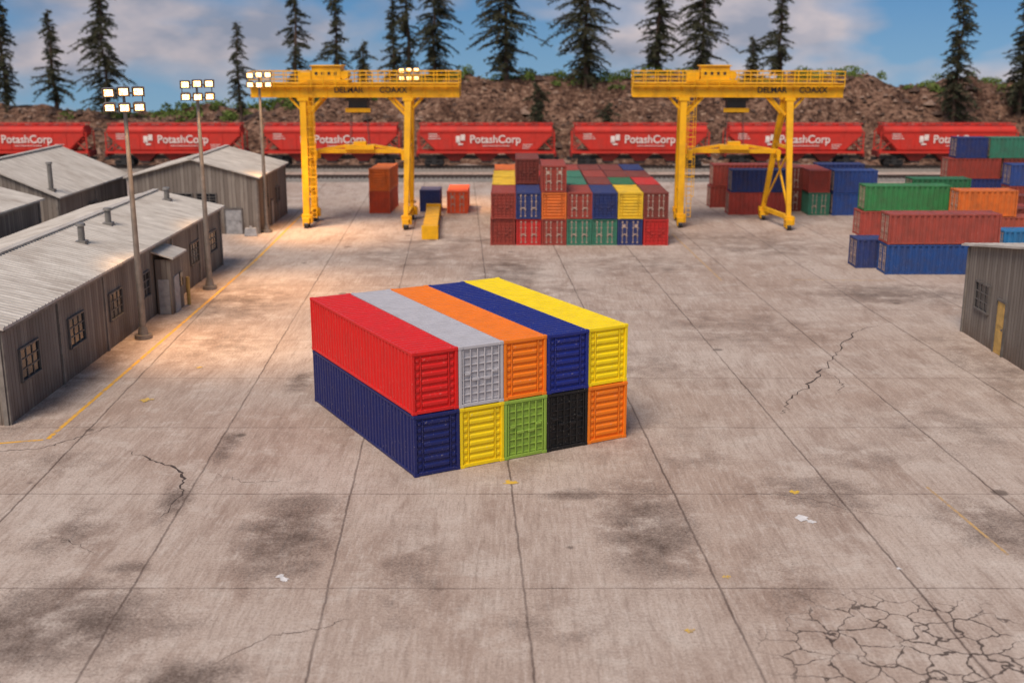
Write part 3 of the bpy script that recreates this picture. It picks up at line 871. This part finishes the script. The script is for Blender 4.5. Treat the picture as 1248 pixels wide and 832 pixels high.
# ------------------------------------------------------------ hill
zc_x = [-260, -60, -42, -31, -9, 17, 38, 58, 72, 90, 260]; zc_z = [6, 6.0, 6.4, 8.6, 11.2, 11.6, 11.2, 11.4, 10.6, 10, 9]
def hz(x, y):
    zc = float(np.interp(x, zc_x, zc_z))
    f = min(1, max(0, (y - 169) / 24.0)); f = f * f * (3 - 2 * f)
    n1 = noise.fractal(Vector((x * .07, y * .09, 3.1)), 1.0, 2.1, 5)
    n2 = noise.fractal(Vector((x * .35, y * .35, 8.1)), .8, 2.1, 4)
    z = zc * f + (n1 * 2.2 + n2 * .8) * min(1, max(0, (y - 168) / 6))
    if y > 196: z -= (y - 196) * .12
    return z
hx = np.arange(-240, 241, 1.1); hy = np.arange(168, 246, 1.0)
vs = [(float(a), float(b), (hz(a, b) if b > 168 else -.3)) for b in hy for a in hx]
nx, ny = len(hx), len(hy)
idx = np.arange(nx * ny).reshape(ny, nx)
ff = np.stack([idx[:-1, :-1].ravel(), idx[:-1, 1:].ravel(), idx[1:, 1:].ravel(), idx[1:, :-1].ravel()], 1).tolist()
hm = bpy.data.meshes.new('hill'); hm.from_pydata(vs, [], ff)
hmat = bpy.data.materials.new('rocky_soil'); t = NT(hmat)
co = t.n('ShaderNodeNewGeometry').outputs['Position']
a1 = t.noise(co, .25, 3, .65); a2 = t.noise(co, 1.3, 4, .75)
cz = t.mix(t.mapr(a1, .35, .65), lin((92, 66, 53)), lin((136, 104, 86)))
cz = t.mix(t.mapr(a2, .48, .6), cz, lin((54, 39, 33)))
cz = t.mix(t.mapr(a2, .42, .34), cz, lin((170, 142, 120)))
t.out(cz, .95, a2, .9, .5, spec=.1)
hm.materials.append(hmat)
obj('hill', hm)
mb = MB()
for i in range(1700):
    x = random.uniform(-90, 100); y = random.uniform(169, 194); r = random.uniform(.15, .55) * (2.4 if random.random() < .06 else 1)
    z = hz(x, y); n = 5
    ringv = [(x + math.cos(6.283 * k / n + i) * r * random.uniform(.7, 1.2), y + math.sin(6.283 * k / n + i) * r * random.uniform(.7, 1.2), z + random.uniform(-.1, .1)) for k in range(n)]
    topv = [(x + random.uniform(-.3, .3) * r, y + random.uniform(-.3, .3) * r, z + r * random.uniform(.5, 1))]
    mb.add(ringv + topv, [(k, (k + 1) % n, n) for k in range(n)], random.choice((0, 1, 1)))
obj('rocks', mb.mesh('rocks', [mat_plain('rock', (136, 110, 94), .9), mat_plain('dark_rock', (78, 58, 48), .9)]))

# ------------------------------------------------------------ vegetation
def leafmat(name, c1, c2, c3, sc=.6):
    m = bpy.data.materials.new(name); t = NT(m)
    co = t.n('ShaderNodeTexCoord').outputs['Object']
    g = t.n('ShaderNodeNewGeometry')
    a = t.noise(co, sc, 1, .6)
    c = t.mix(t.mapr(a, .35, .65), lin(c1), lin(c2))
    c = t.mix(t.m('MULTIPLY', g.outputs['Random Per Island'], .5), c, lin(c3))
    t.out(c, .9, spec=.05)
    return m
needle = leafmat('needles', (42, 50, 40), (68, 72, 56), (94, 86, 66))
bark = mat_plain('bark', (84, 66, 55), .95, .4)
def conifer(seed, Ht, R, dens=1.0, bare=.12):
    rnd = random.Random(seed); mb = MB()
    px_ = [(rnd.uniform(-.25, .25), rnd.uniform(-.25, .25)) for _ in range(7)]
    px_[0] = (0, 0)
    pts = [Vector((px_[i][0], px_[i][1], Ht * i / 6)) for i in range(7)]
    for i in range(6):
        mb.cyl(pts[i], pts[i + 1], .36 * (1 - i / 6) + .04, .36 * (1 - (i + 1) / 6) + .04, 8, 1, cap=False)
    def trunk(t_):
        k = min(5, int(t_ * 6)); f = t_ * 6 - k; return pts[k].lerp(pts[k + 1], f)
    nb = int(Ht * 8.5 * dens)
    sect = [rnd.uniform(.55, 1.2) for _ in range(8)]
    lev = [rnd.uniform(.55, 1.25) for _ in range(14)]
    for i in range(nb):
        t_ = bare + (1 - bare) * (i + rnd.random()) / nb
        base = trunk(min(.999, t_))
        a = rnd.uniform(0, 6.283)
        ln = R * ((1 - t_) ** .62 * .98 + .05) * rnd.uniform(.45, 1.2) * sect[int(a / 6.2832 * 7.99)] * lev[int(t_ * 13.9)]
        if rnd.random() < .15: ln *= .5
        if t_ < bare + .1: ln *= .55
        ln = max(ln, .35)
        dv_ = Vector((math.cos(a), math.sin(a), 0)); rise = rnd.uniform(-.15, .35); drop = rnd.uniform(.25, .6)
        q = []
        for k in range(6):
            f = k / 5
            q.append(base + dv_ * ln * f + Vector((0, 0, ln * (rise * f - drop * f * f))))
        for k in range(4):
            mb.beam(q[k], q[k + 1], .08 * (1.2 - k / 5), .08 * (1.2 - k / 5), 1)
        ns = int(ln * 7) + 3
        for j in range(ns):
            f = .15 + .85 * (j + rnd.random()) / ns
            k = min(4, int(f * 5)); c_ = q[k].lerp(q[k + 1], f * 5 - k)
            for _ in range(2):
                sdv = Vector((-dv_.y, dv_.x, 0)) * rnd.uniform(-1, 1) + dv_ * rnd.uniform(-.1, .7) + Vector((0, 0, rnd.uniform(-.8, .25)))
                sdv.normalize(); l_ = rnd.uniform(.35, .95) * (1.2 - .55 * f)
                wv_ = Vector((rnd.uniform(-1, 1), rnd.uniform(-1, 1), rnd.uniform(-1, 1))).cross(sdv).normalized() * rnd.uniform(.05, .11)
                e = c_ + sdv * l_
                mb.add([c_ - wv_, c_ + wv_, e + wv_ * .5, e - wv_ * .5], [(0, 1, 2, 3)], 0)
    return mb.mesh('conifer', [needle, bark])
variants = [conifer(1, 24, 5.8, 1.0, .06), conifer(2, 20, 4.6, .8, .1), conifer(3, 28, 7.0, 1.1, .06), conifer(4, 10, 3.8, 1.0, .03), conifer(15, 22, 4.2, .6, .14)]
def plant(x, y, k, s=1.0, wd=1.0):
    o = obj('pine_tree', variants[k], (x, y, hz(x, y) - .2), random.uniform(0, 6.28)); o.scale = (s * wd * random.uniform(.92, 1.1), s * wd * random.uniform(.92, 1.1), s)
for (x, y, k, s, wd) in ((-83.6, 194, 0, .95, 1.1), (-74.7, 192, 1, .80, 1.15), (-65.5, 190, 2, .82, 1), (-91, 196, 2, .8, 1), (-43.1, 186, 4, .72, 1.15), (-35.1, 192, 4, .95, 1), (-28.8, 195, 1, .95, 1),
                     (-17.3, 196, 4, .95, 1), (-12.7, 193, 2, .75, 1.05), (-.9, 190, 2, .92, 1.1), (3.9, 178, 3, .85, 1), (11.9, 190, 2, 1.0, 1.15), (14.5, 177, 3, .60, 1.2), (24.1, 196, 0, .92, 1.2), (31.6, 196, 2, .85, 1.1),
                     (38.7, 190, 3, .8, 1), (44.3, 196, 1, .98, 1.15), (68, 180, 0, .93, 1.05), (78.9, 182, 0, .86, 1.2), (88.6, 190, 2, .8, 1), (-24.7, 196, 3, .9, 1), (-19.8, 197, 1, .8, 1), (96, 195, 1, 1, 1), (-97, 190, 1, 1, 1)):
    plant(x, y, k, s, wd)
shrubm = leafmat('shrub_leaves', (78, 96, 46), (108, 124, 64), (74, 80, 44), .3)
mb = MB(); rnd = random.Random(5)
for i in range(620):
    x = rnd.uniform(-75, 100); y = rnd.uniform(189, 201)
    dens = float(np.interp(x, [-75, -50, -45, -35, -12, -5, 5, 12, 30, 36, 55, 62, 100], [.3, .4, .8, 1, .9, .35, .3, .7, .6, 1, .9, .3, .3]))
    if y < 193: dens *= .45
    if rnd.random() > dens: continue
    z = hz(x, y); rx = rnd.uniform(.8, 2.3); rz_ = rnd.uniform(.6, 1.7)
    for j in range(70):
        v_ = Vector((rnd.gauss(0, 1), rnd.gauss(0, 1), rnd.gauss(0, 1))).normalized() * rnd.uniform(.6, 1.05)
        c_ = Vector((x + v_.x * rx, y + v_.y * rx, z + abs(v_.z) * rz_))
        d1 = Vector((rnd.uniform(-1, 1), rnd.uniform(-1, 1), rnd.uniform(-1, 1))).normalized() * .26
        d2 = d1.orthogonal().normalized() * .15
        mb.add([c_ - d1, c_ + d2, c_ + d1, c_ - d2], [(0, 1, 2, 3)])
obj('shrubs', mb.mesh('shrubs', [shrubm]))

# ------------------------------------------------------------ painted sky backdrop
sm = bpy.data.materials.new('painted_sky'); t = NT(sm)
pos = t.n('ShaderNodeNewGeometry').outputs['Position']
sp4 = t.n('ShaderNodeSeparateXYZ'); t.l(pos, sp4.inputs[0])
base = t.mix(t.mapr(sp4.outputs[2], 4, 30), lin((150, 198, 230)), lin((98, 156, 210)))
cl = t.noise(t.mapping(pos, (.017, .01, .045), (1.3, 0, .9)), 1.0, 4, .5, .2)
cl2 = t.noise(t.mapping(pos, (.05, .02, .10)), 1.0, 4, .55)
cc = t.mix(t.mapr(cl2, .35, .65), lin((164, 172, 190)), lin((238, 226, 224)))
base = t.mix(t.m('MULTIPLY', t.mapr(cl, .46, .59), .85), base, cc)
t.out(base, .95, spec=.05)
vs = []; fs = []; N_ = 60
for i in range(N_ + 1):
    x = -300 + 600 * i / N_
    y = 244 - (x / 300) ** 2 * 90
    vs += [(x, y, -1), (x, y, 120)]
fs = [(2 * i, 2 * i + 2, 2 * i + 3, 2 * i + 1) for i in range(N_)]
skm = bpy.data.meshes.new('sky'); skm.from_pydata(vs, [], fs); skm.materials.append(sm)
for p in skm.polygons: p.use_smooth = True
obj('sky', skm)
